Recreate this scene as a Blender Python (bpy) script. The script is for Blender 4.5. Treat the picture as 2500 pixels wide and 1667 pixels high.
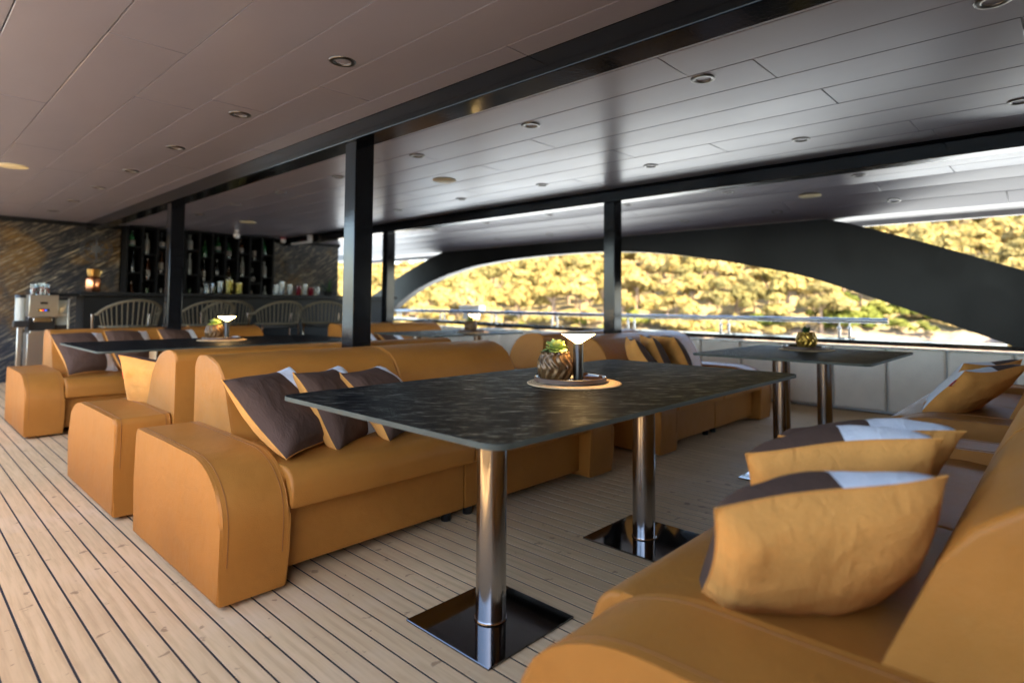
import bpy, bmesh, math, random
from mathutils import Vector, Matrix, noise
from math import sin, cos, pi, radians as R

for o in list(bpy.data.objects): bpy.data.objects.remove(o, do_unlink=True)
sc = bpy.context.scene
COL = sc.collection

# ------------------------------------------------------------------ camera, sky, sun, exposure
cam = bpy.data.cameras.new('camera'); camo = bpy.data.objects.new('camera', cam); COL.objects.link(camo)
right = Vector((0.67271702, -0.73987063, 0.00657742)); down = Vector((0.03646074, 0.02426999, -0.99904033)); fwd = Vector((0.73900096, 0.67231125, 0.04330307))
M = Matrix((right, -down, -fwd)).transposed().to_4x4(); M.translation = (0, 0, 1.064)
camo.matrix_world = M
cam.sensor_width = 36; cam.sensor_fit = 'HORIZONTAL'; cam.lens = 20.855
cam.shift_x = -0.0202; cam.shift_y = -0.0609
cam.clip_start = 0.02; cam.clip_end = 9000
cam.dof.use_dof = True; cam.dof.focus_distance = 2.4; cam.dof.aperture_fstop = 1.45
sc.camera = camo

SUN = Vector((-0.18, -0.58, 0.79)).normalized()          # direction towards the sun
el = math.asin(SUN.z); az = math.atan2(SUN.x, SUN.y)
w = bpy.data.worlds.new('World'); sc.world = w; w.use_nodes = True
nt = w.node_tree; nt.nodes.clear()
sky = nt.nodes.new('ShaderNodeTexSky'); sky.sky_type = 'NISHITA'; sky.sun_disc = False
sky.sun_elevation = el; sky.sun_rotation = az; sky.dust_density = 1.3; sky.air_density = 1.0; sky.ozone_density = 1.0
bg = nt.nodes.new('ShaderNodeBackground'); bg.inputs[1].default_value = 0.15
wo = nt.nodes.new('ShaderNodeOutputWorld')
nt.links.new(sky.outputs[0], bg.inputs[0]); nt.links.new(bg.outputs[0], wo.inputs[0])
sl = bpy.data.lights.new('sun', 'SUN'); sl.energy = 5.0; sl.angle = R(0.5); sl.color = (1.0, 0.86, 0.62)
so = bpy.data.objects.new('sun', sl); COL.objects.link(so)
so.rotation_euler = (-SUN).to_track_quat('-Z', 'Y').to_euler(); so.location = (0, 0, 60)
sc.view_settings.view_transform = 'Standard'; sc.view_settings.look = 'None'
sc.view_settings.gamma = 1.0; sc.view_settings.exposure = 3.15; sc.view_settings.use_curve_mapping = False

# ------------------------------------------------------------------ materials
MATS = {}
class NT:
    def __init__(s, name):
        s.m = bpy.data.materials.new(name); s.m.use_nodes = True; s.t = s.m.node_tree; s.t.nodes.clear()
        s.out = s.n('ShaderNodeOutputMaterial'); s.b = s.n('ShaderNodeBsdfPrincipled'); s.l(s.b.outputs[0], s.out.inputs[0]); MATS[name] = s.m
    def n(s, k, **kw):
        x = s.t.nodes.new(k)
        for a, b in kw.items(): setattr(x, a, b)
        return x
    def l(s, a, b): s.t.links.new(a, b)
    def v(s, inp, val): s.b.inputs[inp].default_value = val
    def coord(s, scale=(1, 1, 1), kind='Object', rot=(0, 0, 0)):
        tc = s.n('ShaderNodeTexCoord'); mp = s.n('ShaderNodeMapping'); s.l(tc.outputs[kind], mp.inputs[0])
        mp.inputs['Scale'].default_value = scale; mp.inputs['Rotation'].default_value = rot
        return mp.outputs[0]
    def rcoord(s, rot, scale):
        a = s.coord((1, 1, 1), rot=rot); mp = s.n('ShaderNodeMapping'); s.l(a, mp.inputs[0]); mp.inputs['Scale'].default_value = scale
        return mp.outputs[0]
    def noise(s, vec, scale, detail=4, rough=.55, dist=0.):
        x = s.n('ShaderNodeTexNoise'); x.inputs['Scale'].default_value = scale; x.inputs['Detail'].default_value = detail
        x.inputs['Roughness'].default_value = rough; x.inputs['Distortion'].default_value = dist
        s.l(vec, x.inputs['Vector']); return x.outputs[0]
    def ramp(s, fac, stops):
        x = s.n('ShaderNodeValToRGB'); e = x.color_ramp.elements
        while len(e) < len(stops): e.new(.5)
        for q, (p, c) in zip(e, stops): q.position = p; q.color = (*c, 1) if len(c) == 3 else c
        s.l(fac, x.inputs[0]); return x.outputs[0]
    def rng(s, fac, a, b, lo, hi):
        x = s.n('ShaderNodeMapRange'); s.l(fac, x.inputs[0])
        for i, q in enumerate((a, b, lo, hi)): x.inputs[i + 1].default_value = q
        return x.outputs[0]
    def mix(s, fac, a, b, mode='MIX'):
        x = s.n('ShaderNodeMix', data_type='RGBA', blend_type=mode)
        for i, q in ((0, fac), (6, a), (7, b)):
            if isinstance(q, (int, float)): x.inputs[i].default_value = q
            elif isinstance(q, tuple): x.inputs[i].default_value = (*q, 1)
            else: s.l(q, x.inputs[i])
        return x.outputs[2]
    def math(s, op, a, b=None):
        x = s.n('ShaderNodeMath', operation=op)
        for i, q in enumerate((a, b)):
            if q is None: continue
            if isinstance(q, (int, float)): x.inputs[i].default_value = q
            else: s.l(q, x.inputs[i])
        return x.outputs[0]
    def col(s, c):
        if isinstance(c, tuple): s.b.inputs['Base Color'].default_value = (*c, 1)
        else: s.l(c, s.b.inputs['Base Color'])
    def rough(s, r):
        if isinstance(r, (int, float)): s.b.inputs['Roughness'].default_value = r
        else: s.l(r, s.b.inputs['Roughness'])
    def bump(s, h, strength=.2, dist=.01):
        x = s.n('ShaderNodeBump'); x.inputs['Strength'].default_value = strength; x.inputs['Distance'].default_value = dist
        s.l(h, x.inputs['Height']); s.l(x.outputs[0], s.b.inputs['Normal'])
    def rnd(s):
        return s.n('ShaderNodeObjectInfo').outputs['Random']

def simple(name, c, r=.5, metal=0., bump=None, var=.0, spec=None, coat=None):
    m = NT(name); m.rough(r); m.v('Metallic', metal)
    if var:
        n = m.noise(m.coord(), 6, 5)
        m.col(m.ramp(n, [(.3, tuple(x * (1 - var) for x in c)), (.7, tuple(min(1, x * (1 + var)) for x in c))]))
    else: m.col(c)
    if bump: m.bump(m.noise(m.coord(), bump[0], 3), bump[1], bump[2])
    if spec is not None: m.v('Specular IOR Level', spec)
    if coat: m.v('Coat Weight', coat[0]); m.v('Coat Roughness', coat[1])
    return m.m

# leather
m = NT('leather'); v = m.coord()
a = m.noise(v, 2.2, 5, .6); b = m.noise(v, 14, 4, .6)
c = m.ramp(a, [(.28, (.315, .118, .019)), (.72, (.395, .154, .027))])
c = m.mix(m.rng(b, .58, .8, 0, .22), c, (.22, .078, .011)); m.col(c)
m.rough(m.rng(a, .3, .7, .40, .52)); m.v('Specular IOR Level', .2)
x = m.n('ShaderNodeTexVoronoi'); x.inputs['Scale'].default_value = 330; m.l(v, x.inputs['Vector'])
h = m.math('ADD', m.math('MULTIPLY', x.outputs[0], .35), m.math('ADD', m.math('MULTIPLY', m.noise(v, 3.2, 4), 7.), m.math('MULTIPLY', m.noise(v, 11, 5, .6, 1.5), .7)))
m.bump(h, .42, .004)
simple('thread', (.24, .085, .016), .6)
# fabrics
def fabric(name, c, r=.85):
    m = NT(name); v = m.coord()
    n = m.noise(v, 5, 4); f = m.noise(v, 220, 2)
    col = m.ramp(n, [(.3, tuple(q * .82 for q in c)), (.7, tuple(q * 1.1 for q in c))])
    m.col(m.mix(m.rng(f, .4, .7, 0, .25), col, tuple(q * .7 for q in c))); m.rough(r); m.v('Specular IOR Level', .2)
    wr = m.noise(m.coord((1, 1, .45)), 16, 3, .5, 2.2)
    m.bump(m.math('ADD', m.math('ADD', m.math('MULTIPLY', n, 3.), m.math('MULTIPLY', wr, 1.1)), m.math('MULTIPLY', f, .25)), .5, .008)
fabric('fabric_brown', (.085, .047, .032)); fabric('fabric_white', (.72, .72, .74)); fabric('fabric_orange', (.70, .305, .072))
simple('tag_red', (.55, .01, .02), .6); simple('tag_white', (.8, .8, .8), .6)
# black gloss paint on steel
m = NT('black_paint'); v = m.coord()
m.col((.006, .0065, .008)); m.rough(m.rng(m.noise(v, 3, 4), .3, .7, .08, .16)); m.v('Specular IOR Level', .32)
m.bump(m.math('ADD', m.noise(v, 60, 3), m.math('MULTIPLY', m.noise(v, 5, 2), 2.)), .12, .003)
m = NT('arch_paint'); v = m.coord()
n = m.noise(v, 1.3, 6, .62, .6); n2 = m.noise(m.coord((1, .6, 3)), 5, 5, .6)
m.col(m.ramp(n, [(.3, (.005, .005, .0055)), (.62, (.010, .0095, .009)), (.8, (.022, .020, .018))]))
m.rough(m.rng(n, .35, .7, .30, .40)); m.v('Specular IOR Level', .2)
# ceiling boards
m = NT('ceiling_board'); v = m.coord((1, .35, 1)); rd = m.rnd()
n = m.noise(v, 3.0, 5, .6)
c = m.ramp(n, [(.3, (.198, .192, .242)), (.7, (.224, .216, .270))])
c = m.mix(m.math('MULTIPLY', rd, .22), c, (.188, .182, .228)); m.col(c)
m.rough(m.rng(m.noise(m.coord((1.5, .4, 1)), 2.2, 3, .5), .3, .72, .27, .33)); m.v('Specular IOR Level', .5)
m.bump(m.noise(m.coord((.8, .12, 1)), 2, 1), .03, .006)
# deck planks
m = NT('teak'); rd = m.rnd()
v = m.coord((14, .8, 14)); g = m.noise(v, 4, 6, .6, .4)
tc = m.n('ShaderNodeTexCoord'); gm = m.n('ShaderNodeNewGeometry')
pn = m.noise(gm.outputs['Position'], 1.5, 6, .62); sp = m.noise(gm.outputs['Position'], 17, 3, .5, .3)
c = m.ramp(g, [(.28, (.50, .325, .165)), (.55, (.64, .435, .235)), (.8, (.71, .50, .285))])
c = m.mix(m.math('MULTIPLY', rd, .45), c, (.47, .31, .165))
c = m.mix(m.rng(pn, .52, .75, 0, .45), c, (.66, .50, .345))
c = m.mix(m.rng(pn, .44, .25, 0, .4), c, (.36, .225, .12))
c = m.mix(m.rng(sp, .665, .70, 0, .6), c, (.19, .105, .055))
m.col(c); m.rough(m.rng(g, .3, .7, .55, .7)); m.v('Specular IOR Level', .12)
m.bump(g, .15, .002)
simple('caulk', (.010, .010, .014), .6)
simple('roof_white', (.62, .60, .58), .4, var=.08)
simple('soffit_grey', (.46, .44, .44), .35, var=.08)
simple('dark_wood', (.035, .022, .014), .5, var=.2)
simple('hull_white', (.74, .74, .74), .35)
# padded white vinyl
simple('vinyl_white', (.90, .83, .72), .42, bump=(5, .12, .02), var=.05)
# metal
m = NT('brushed_steel'); v = m.coord((60, 60, 2)); n = m.noise(v, 6, 3)
m.col((.40, .385, .37)); m.v('Metallic', 1.); m.rough(m.rng(n, .3, .7, .10, .26)); m.bump(n, .04, .001)
simple('mirror_plate', (.16, .155, .16), .05, 1., bump=(2.5, .03, .01))
simple('chrome', (.62, .62, .63), .12, 1.)
simple('satin_steel', (.55, .53, .47), .28, 1.)
simple('lens_glass', (.32, .30, .28), .25)
simple('light_ring', (.17, .165, .155), .3, 1.)
simple('speaker_beige', (.62, .54, .34), .5)
simple('black_plastic', (.008, .008, .009), .35)
simple('rail_steel', (.50, .52, .55), .16, 1.)
simple('cap_black', (.004, .005, .007), .12)
# slate table top
m = NT('slate'); 
v = m.coord((1., 1., 1.), rot=(0, 0, R(-43)))
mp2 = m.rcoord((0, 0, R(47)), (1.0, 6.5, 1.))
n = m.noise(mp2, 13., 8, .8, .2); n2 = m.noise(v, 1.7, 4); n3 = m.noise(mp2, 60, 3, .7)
m.col(m.ramp(n, [(.35, (.003, .0033, .004)), (.6, (.007, .0072, .008)), (.75, (.022, .022, .023))]))
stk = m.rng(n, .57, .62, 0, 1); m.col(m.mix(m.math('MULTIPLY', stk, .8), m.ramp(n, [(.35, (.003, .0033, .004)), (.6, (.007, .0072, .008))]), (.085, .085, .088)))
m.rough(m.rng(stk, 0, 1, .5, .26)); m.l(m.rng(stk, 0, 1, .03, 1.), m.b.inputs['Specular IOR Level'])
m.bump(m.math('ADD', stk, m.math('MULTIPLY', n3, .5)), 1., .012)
simple('slate_edge', (.060, .062, .048), .6, var=.3, spec=.2)
# stone wall
m = NT('slate_wall'); v = m.coord()
mp = m.coord((1, 1, 1), rot=(0, R(33), 0))
d = m.noise(v, .9, 3, .5)
wv = m.n('ShaderNodeTexWave', wave_type='BANDS', bands_direction='Z'); wv.inputs['Scale'].default_value = 6.; wv.inputs['Distortion'].default_value = 3.5; wv.inputs['Detail'].default_value = 5.; wv.inputs['Detail Scale'].default_value = 1.6; wv.inputs['Detail Roughness'].default_value = .5
m.l(mp, wv.inputs['Vector'])
st = m.noise(m.rcoord((0, R(33), 0), (1.0, 1.0, 13)), 4, 6, .65, 1.2)
c = m.ramp(m.noise(v, 1.5, 5, .6, .5), [(.40, (.012, .013, .016)), (.52, (.028, .025, .022)), (.62, (.14, .075, .016)), (.74, (.24, .13, .025))])
c = m.mix(m.rng(st, .53, .62, 0, .85), c, (.46, .38, .25)); c = m.mix(m.rng(wv.outputs[1], .5, .25, 0, .3), c, (.008, .008, .010)); m.col(c)
m.rough(m.rng(st, .3, .7, .5, .28)); m.bump(m.math('ADD', m.math('MULTIPLY', wv.outputs[1], .25), m.math('MULTIPLY', st, 3.)), .9, .02)
simple('bar_black', (.006, .006, .006), .5, spec=.25); simple('shelf_black', (.004, .004, .004), .6, spec=.2)
simple('copper', (.72, .30, .14), .22, 1., bump=(40, .1, .003)); simple('brass', (.55, .33, .10), .3, 1.)
simple('rope', (.105, .082, .045), .8, bump=(90, .4, .004)); simple('seat_dark', (.02, .019, .017), .6)
m = NT('glass_clear'); m.col((.9, .95, .95)); m.rough(.03); m.v('Transmission Weight', 1.); m.v('IOR', 1.45)
m = NT('glass_yellow'); m.col((.85, .75, .25)); m.rough(.05); m.v('Transmission Weight', .9); m.v('IOR', 1.4)
for nm, c in (('glass_green', (.02, .10, .03)), ('glass_brown', (.06, .022, .008)), ('glass_dark', (.010, .012, .012)), ('glass_pale', (.30, .32, .30))):
    simple(nm, c, .1, spec=.6)
simple('paper_label', (.30, .28, .25), .7); simple('wine_red', (.10, .006, .012), .1)
simple('plant_dark', (.03, .085, .028), .45); simple('emblem_grey', (.085, .085, .085), .6, .2)
# straw mat, tray, pot, succulent, lamp
m = NT('straw'); v = m.coord()
tcx = m.n('ShaderNodeSeparateXYZ'); m.l(v, tcx.inputs[0])
rr = m.math('SQRT', m.math('ADD', m.math('MULTIPLY', tcx.outputs[0], tcx.outputs[0]), m.math('MULTIPLY', tcx.outputs[1], tcx.outputs[1])))
rg = m.math('SINE', m.math('MULTIPLY', rr, 620.)); n = m.noise(v, 90, 3)
m.col(m.ramp(n, [(.3, (.40, .255, .125)), (.7, (.60, .43, .25))])); m.rough(.85); m.bump(m.math('ADD', rg, m.math('MULTIPLY', n, 1.5)), .6, .002)
simple('tray_glaze', (.022, .012, .008), .1, coat=(.6, .05)); simple('tray_rim', (.085, .045, .028), .5, var=.3)
m = NT('pot_bronze'); v = m.coord(); n = m.noise(v, 38, 5, .65)
m.col(m.ramp(n, [(.3, (.05, .028, .014)), (.55, (.15, .078, .03)), (.75, (.30, .165, .06))])); m.v('Metallic', .45); m.rough(m.rng(n, .3, .7, .24, .42)); m.bump(n, .25, .002)
m = NT('pot_gold'); v = m.coord(); n = m.noise(v, 30, 4, .6)
m.col(m.ramp(n, [(.3, (.22, .12, .02)), (.7, (.62, .38, .07))])); m.v('Metallic', .8); m.rough(.3)
m = NT('succulent'); v = m.coord(); n = m.noise(v, 26, 4, .6)
m.col(m.ramp(n, [(.3, (.12, .20, .04)), (.55, (.24, .34, .09)), (.74, (.40, .38, .12))])); m.rough(.5); m.v('Subsurface Weight', .1); m.bump(n, .3, .003)
simple('succulent_dark', (.035, .085, .025), .5, var=.4); simple('soil', (.02, .013, .009), .9)
simple('lamp_black', (.010, .010, .011), .3, .2)
m = NT('lamp_glow'); m.col((.9, .8, .6)); m.v('Emission Color', (1., .62, .24, 1)); m.v('Emission Strength', 6.)
m = NT('led_panel'); m.col((.01, .01, .01)); m.rough(.2)
for nm, c in (('led_red', (1, .02, .01)), ('led_blue', (.05, .15, 1)), ('led_amber', (1, .5, .05))):
    m = NT(nm); m.col((0, 0, 0)); m.v('Emission Color', (*c, 1)); m.v('Emission Strength', .5)
simple('red_plastic', (.35, .008, .010), .4); simple('white_plastic', (.72, .70, .68), .4)
# landscape
m = NT('terrain'); gm = m.n('ShaderNodeNewGeometry'); P_ = gm.outputs['Position']; sx = m.n('ShaderNodeSeparateXYZ'); m.l(P_, sx.inputs[0])
n = m.noise(P_, .09, 6, .65); n2 = m.noise(P_, .5, 6, .7)
rock = m.ramp(n2, [(.3, (.09, .06, .04)), (.55, (.17, .125, .09)), (.75, (.25, .20, .155))])
soil = m.ramp(n2, [(.3, (.11, .08, .03)), (.7, (.20, .145, .055))])
hh = m.math('ADD', sx.outputs[2], m.math('MULTIPLY', n, 9.))
m.col(m.mix(m.rng(hh, -1.5, 2.5, 0, 1), rock, soil)); m.rough(.95); m.bump(n2, .6, .4)
def leafmat(name, c0, c1, c2):
    m = NT(name); gm = m.n('ShaderNodeNewGeometry'); rd = m.rnd()
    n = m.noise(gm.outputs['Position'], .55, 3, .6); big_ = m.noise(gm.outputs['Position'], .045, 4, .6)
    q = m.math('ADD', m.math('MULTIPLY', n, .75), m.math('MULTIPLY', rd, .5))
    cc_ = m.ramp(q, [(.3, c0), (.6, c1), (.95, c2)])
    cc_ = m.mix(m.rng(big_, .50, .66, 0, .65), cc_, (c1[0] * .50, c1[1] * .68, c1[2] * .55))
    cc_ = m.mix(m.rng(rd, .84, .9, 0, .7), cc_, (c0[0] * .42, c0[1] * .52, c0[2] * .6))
    m.col(cc_); m.rough(.75); m.v('Specular IOR Level', .1)
    tr = m.n('ShaderNodeBsdfTranslucent'); tr.inputs[0].default_value = (*c1, 1); mx = m.n('ShaderNodeMixShader'); mx.inputs[0].default_value = .32
    m.l(m.b.outputs[0], mx.inputs[1]); m.l(tr.outputs[0], mx.inputs[2]); m.l(mx.outputs[0], m.out.inputs[0])
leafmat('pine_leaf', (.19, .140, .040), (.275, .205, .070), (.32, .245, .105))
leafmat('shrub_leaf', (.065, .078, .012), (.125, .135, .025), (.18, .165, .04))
simple('bark', (.22, .15, .10), .9, var=.3)
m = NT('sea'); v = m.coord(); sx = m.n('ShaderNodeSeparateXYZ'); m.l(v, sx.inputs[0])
m.col(m.mix(m.rng(sx.outputs[0], 0, 25, 0, 1), (.012, .022, .03), (.38, .41, .42))); m.rough(.16); m.bump(m.noise(v, .25, 5, .6), .5, .5)  # shore side made paler as an added reflector, bouncing light onto the right ceiling

# ------------------------------------------------------------------ mesh helpers
BOXED = set()
def finish(bm, name, mats, smooth=38, wn=False, recalc=True):
    if id(bm) in BOXED: smooth = min(smooth, 20); BOXED.discard(id(bm))
    if recalc: bmesh.ops.recalc_face_normals(bm, faces=bm.faces[:])
    me = bpy.data.meshes.new(name); bm.to_mesh(me); bm.free()
    for q in ([mats] if isinstance(mats, str) else mats): me.materials.append(MATS[q])
    if smooth:
        me.polygons.foreach_set('use_smooth', [True] * len(me.polygons)); me.set_sharp_from_angle(angle=R(smooth))
    return me
def obj(name, me, parent=None, loc=(0, 0, 0), rot=(0, 0, 0), wn=False):
    o = bpy.data.objects.new(name, me); COL.objects.link(o); o.location = loc; o.rotation_euler = rot
    if parent: o.parent = parent
    if wn:
        q = o.modifiers.new('wn', 'WEIGHTED_NORMAL'); q.keep_sharp = True; q.weight = 60
    return o
def tag(o, label=None, cat=None, group=None, kind=None):
    if label: o['label'] = label
    if cat: o['category'] = cat
    if group: o['group'] = group
    if kind: o['kind'] = kind
    return o
def thing(name, label, cat, loc=(0, 0, 0), rz=0., group=None, rot=None):
    o = bpy.data.objects.new(name, None); COL.objects.link(o); o.location = loc; o.rotation_euler = rot or (0, 0, rz); o.empty_display_size = .1
    return tag(o, label, cat, group)
def copy_tree(o, parent=None):
    c = o.copy(); COL.objects.link(c); c.parent = parent
    for ch in list(o.children): copy_tree(ch, c)
    return c
def box(bm, x0, x1, y0, y1, z0, z1, bev=0., seg=2, mat=0):
    vs = [bm.verts.new((x, y, z)) for x in (x0, x1) for y in (y0, y1) for z in (z0, z1)]
    fs = [bm.faces.new([vs[i] for i in f]) for f in ((0, 1, 3, 2), (4, 6, 7, 5), (0, 4, 5, 1), (2, 3, 7, 6), (0, 2, 6, 4), (1, 5, 7, 3))]
    for f in fs: f.material_index = mat
    if bev and seg < 4: BOXED.add(id(bm))
    if bev:
        es = list({e for f in fs for e in f.edges})
        r = bmesh.ops.bevel(bm, geom=es, offset=bev, segments=seg, profile=.5, affect='EDGES', clamp_overlap=True)
        for f in r['faces']: f.material_index = mat
def boxme(name, x0, x1, y0, y1, z0, z1, mat, bev=0., seg=2):
    bm = bmesh.new(); box(bm, x0, x1, y0, y1, z0, z1, bev, seg); return finish(bm, name, mat)
def prism(pts, x0, x1, bev=0., seg=3):
    """polygon pts (y,z) extruded along x, rounded along both ends"""
    bm = bmesh.new()
    A = [bm.verts.new((x0, y, z)) for y, z in pts]; B = [bm.verts.new((x1, y, z)) for y, z in pts]
    fa = bm.faces.new(A); fb = bm.faces.new(B[::-1]); n = len(pts)
    for i in range(n): bm.faces.new((A[i], B[i], B[(i + 1) % n], A[(i + 1) % n]))
    if bev: bmesh.ops.bevel(bm, geom=list(fa.edges) + list(fb.edges), offset=bev, segments=seg, profile=.5, affect='EDGES', clamp_overlap=True)
    return bm
def earc(cy, cz, ry, rz, a0, a1, n):
    return [(cy + ry * cos(R(a0 + (a1 - a0) * i / n)), cz + rz * sin(R(a0 + (a1 - a0) * i / n))) for i in range(n + 1)]
def tube(bm, pts, r, n=6, closed=False, mat=0):
    pts = [Vector(p) for p in pts]; k = len(pts); rings = []
    for i, p in enumerate(pts):
        a = pts[i - 1] if (i or closed) else p; b = pts[(i + 1) % k] if (i < k - 1 or closed) else p
        t = (b - a).normalized(); u = t.orthogonal().normalized() if not rings else (rings[-1][1] - t * rings[-1][1].dot(t)).normalized()
        v = t.cross(u); rr = r[i] if isinstance(r, (list, tuple)) else r
        rings.append(([bm.verts.new(p + (u * cos(2 * pi * j / n) + v * sin(2 * pi * j / n)) * rr) for j in range(n)], u))
    for i in range(k if closed else k - 1):
        A = rings[i][0]; B = rings[(i + 1) % k][0]
        for j in range(n):
            f = bm.faces.new((A[j], A[(j + 1) % n], B[(j + 1) % n], B[j])); f.material_index = mat
    if not closed:
        for q in (rings[0][0][::-1], rings[-1][0]):
            f = bm.faces.new(q); f.material_index = mat
def lathe(bm, prof, n=24, c=(0, 0), mat=0, rad=None, caps=True):
    rings = []
    for i, (r, z) in enumerate(prof):
        rings.append([bm.verts.new((c[0] + (rad(j / n * 2 * pi, i, r) if rad else r) * cos(2 * pi * j / n), c[1] + (rad(j / n * 2 * pi, i, r) if rad else r) * sin(2 * pi * j / n), z)) for j in range(n)])
    for A, B in zip(rings, rings[1:]):
        for j in range(n):
            f = bm.faces.new((A[j], A[(j + 1) % n], B[(j + 1) % n], B[j])); f.material_index = mat
    if caps:
        for q in (rings[0][::-1], rings[-1]): bm.faces.new(q).material_index = mat
def latheme(name, prof, mat, n=24, rad=None, caps=True, smooth=40):
    bm = bmesh.new(); lathe(bm, prof, n, rad=rad, caps=caps); return finish(bm, name, mat, smooth)
rnd = random.Random(7)

# ================================================================== SETTING: the deck
# --- deck floor: planks over dark caulking
YA, YB = -3.2, 10.4
floor = tag(obj('deck_floor', boxme('deck_floor', -.42, 6.84, YA - 4, YB + .4, -.12, -.0014, 'caulk')), kind='structure')
pw = .0755; gap = .0072
bm = bmesh.new(); box(bm, -(pw - gap) / 2, (pw - gap) / 2, YA, YB, -.02, 0, .0005, 1); pme = finish(bm, 'plank', 'teak')
k0 = -9
for i in range(k0, 86):
    x = .341 + pw * (i + .5)
    if -.42 < x - pw / 2 and x + pw / 2 < 6.83: obj('plank', pme, floor, (x, 0, 0))
# --- ceiling boards
roof = tag(obj('roof', boxme('roof', -.36, 7.2, -9, 12.5, 2.225, 2.45, 'roof_white')), kind='structure')
ceil = bpy.data.objects.new('ceiling', None); COL.objects.link(ceil); tag(ceil, kind='structure')
def crow(xa, xb, j0, za=2.19, zb=2.19, L=2.6):
    wd = xb - xa; y = j0
    while y > -4.6: y -= L
    ang = math.atan2(zb - za, wd); W = math.hypot(wd, zb - za)
    key = 'board_%d' % round(W * 1000)
    me = bpy.data.meshes.get(key)
    if not me:
        bm = bmesh.new(); box(bm, 0.0012, W - .0012, .001, L - .001, 0, .018, .0042, 2); me = finish(bm, key, 'ceiling_board')
    while y < 10.35:
        obj('ceiling_board', me, ceil, (xa, y, za), (0, -ang, 0)); y += L
JL = {0: .9, 1: 4.293, 2: 2.956, 3: 3.787, 4: 3.516, 5: 5.472}
for i in range(-1, 6): crow(.3 * i, .3 * i + .3, JL.get(i, 1.7 + .71 * i))
crow(1.8, 1.94, 1.802)
JR = {0: 1.372, 1: 1.053, 2: .118, 3: .936, 4: 2.445, 5: 1.842, 6: 3.3, 7: .629}
crow(2.10, 2.34, 2.2)
for i in range(8): crow(2.34 + .3 * i, 2.64 + .3 * i, JR[i])
crow(4.94, 5.10, 3.1)
for i in range(3): crow(5.10 + .3 * i, 5.40 + .3 * i, (2.9, 1.6, .7)[i])
zz = lambda x: 2.19 - .19 * ((x - 6.0) / .8) ** 1.25 if x > 6.0 else 2.19
for i in range(3):
    xa, xb = 6.0 + .265 * i, 6.265 + .265 * i
    crow(xa, xb, (3.9, 2.2, .4)[i], zz(xa), zz(xb))
# soffit outside the arch and white fascia
bm = prism([(0, 0), (0, 0)], 0, 1) if False else bmesh.new()
def ysweep(bm, prof, y0, y1, mat=0):
    A = [bm.verts.new((x, y0, z)) for x, z in prof]; B = [bm.verts.new((x, y1, z)) for x, z in prof]; n = len(prof)
    bm.faces.new(A).material_index = mat; bm.faces.new(B[::-1]).material_index = mat
    for i in range(n): bm.faces.new((A[i], B[i], B[(i + 1) % n], A[(i + 1) % n])).material_index = mat
ysweep(bm, [(6.795, 2.004), (7.18, 1.995), (7.2, 1.945), (7.30, 1.95), (7.34, 2.0), (7.34, 2.43), (6.795, 2.22)], -8.5, 12.4)
tag(obj('roof_edge', finish(bm, 'roof_edge', 'soffit_grey', 30)), kind='structure')
# --- beams
def beam(xa, xb, za, zb, label):
    bm = bmesh.new(); box(bm, xa, xb, -8, 10.38, za, zb, .006, 2)
    tag(obj('ceiling_beam', finish(bm, 'ceiling_beam', 'black_paint')), label, 'beam')
beam(1.94, 2.10, 2.08, 2.215, 'long glossy black steel ceiling beam nearest the camera')
beam(4.80, 4.94, 2.08, 2.215, 'long glossy black ceiling beam nearer the open arched side')
def column(x, y, label, w=.13, d=.13):
    t = thing('steel_column', label, 'column', (x, y, 0), group='black square deck columns')
    bm = bmesh.new(); box(bm, 0, w, 0, d, 0, 2.082, .006, 2); obj('shaft', finish(bm, 'shaft', 'black_paint'), t)
    bm = bmesh.new(); box(bm, -.03, w + .03, -.03, d + .03, 0, .012, .003, 1); obj('foot_plate', finish(bm, 'foot_plate', 'black_paint'), t)
column(1.957, 3.27, 'thick glossy black column standing behind the front sofa with brown cushions')
column(1.957, 6.75, 'black column under the near beam in front of the bar, left of the others')
column(4.81, 3.30, 'slim black column in front of the hillside arch opening')
column(4.81, 7.16, 'black column just right of the thick one, beside the arch foot')
# --- bulwark on the far side: white padded panels, black cap, glass strip
capz = lambda y: .725 + .012 * max(0, y - 5)
bul = tag(obj('bulwark', boxme('bulwark', 6.86, 6.98, -8, 12, -1.2, .66, 'hull_white')), kind='structure')
ys = [-1.55 + .5 * i for i in range(25)]
bm = bmesh.new(); box(bm, -.055, 0, .006, .494, .015, .655, .026, 4); vme = finish(bm, 'vinyl_panel', 'vinyl_white')
for y in ys: obj('padded_panel', vme, bul, (6.86, y - .055, 0), wn=True)
bm = bmesh.new()
for ya, yb in ((-8, 1.95), (1.95, 6), (6, 10.6)):
    za, zb = capz(ya), capz(yb); s = [(6.77, -.045), (7.02, -.045), (7.02, 0), (6.77, 0)]
    A = [bm.verts.new((x, ya, za + z)) for x, z in s]; B = [bm.verts.new((x, yb, zb + z)) for x, z in s]
    for i in range(4): bm.faces.new((A[i], B[i], B[(i + 1) % 4], A[(i + 1) % 4]))
    bm.faces.new(A); bm.faces.new(B[::-1])
obj('cap_rail', finish(bm, 'cap_rail', 'cap_black', 20), bul)
bm = bmesh.new()
for ya, yb in ((.45, 5), (5, 10.3)):
    za, zb = capz(ya), capz(yb); s = [(6.93, .0), (6.97, .0), (6.97, .016), (6.93, .016)]
    A = [bm.verts.new((x, ya, za + z)) for x, z in s]; B = [bm.verts.new((x, yb, zb + z)) for x, z in s]
    for i in range(4): bm.faces.new((A[i], B[i], B[(i + 1) % 4], A[(i + 1) % 4]))
    bm.faces.new(A); bm.faces.new(B[::-1])
obj('cap_trim', finish(bm, 'cap_trim', 'chrome', 20), bul)
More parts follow.
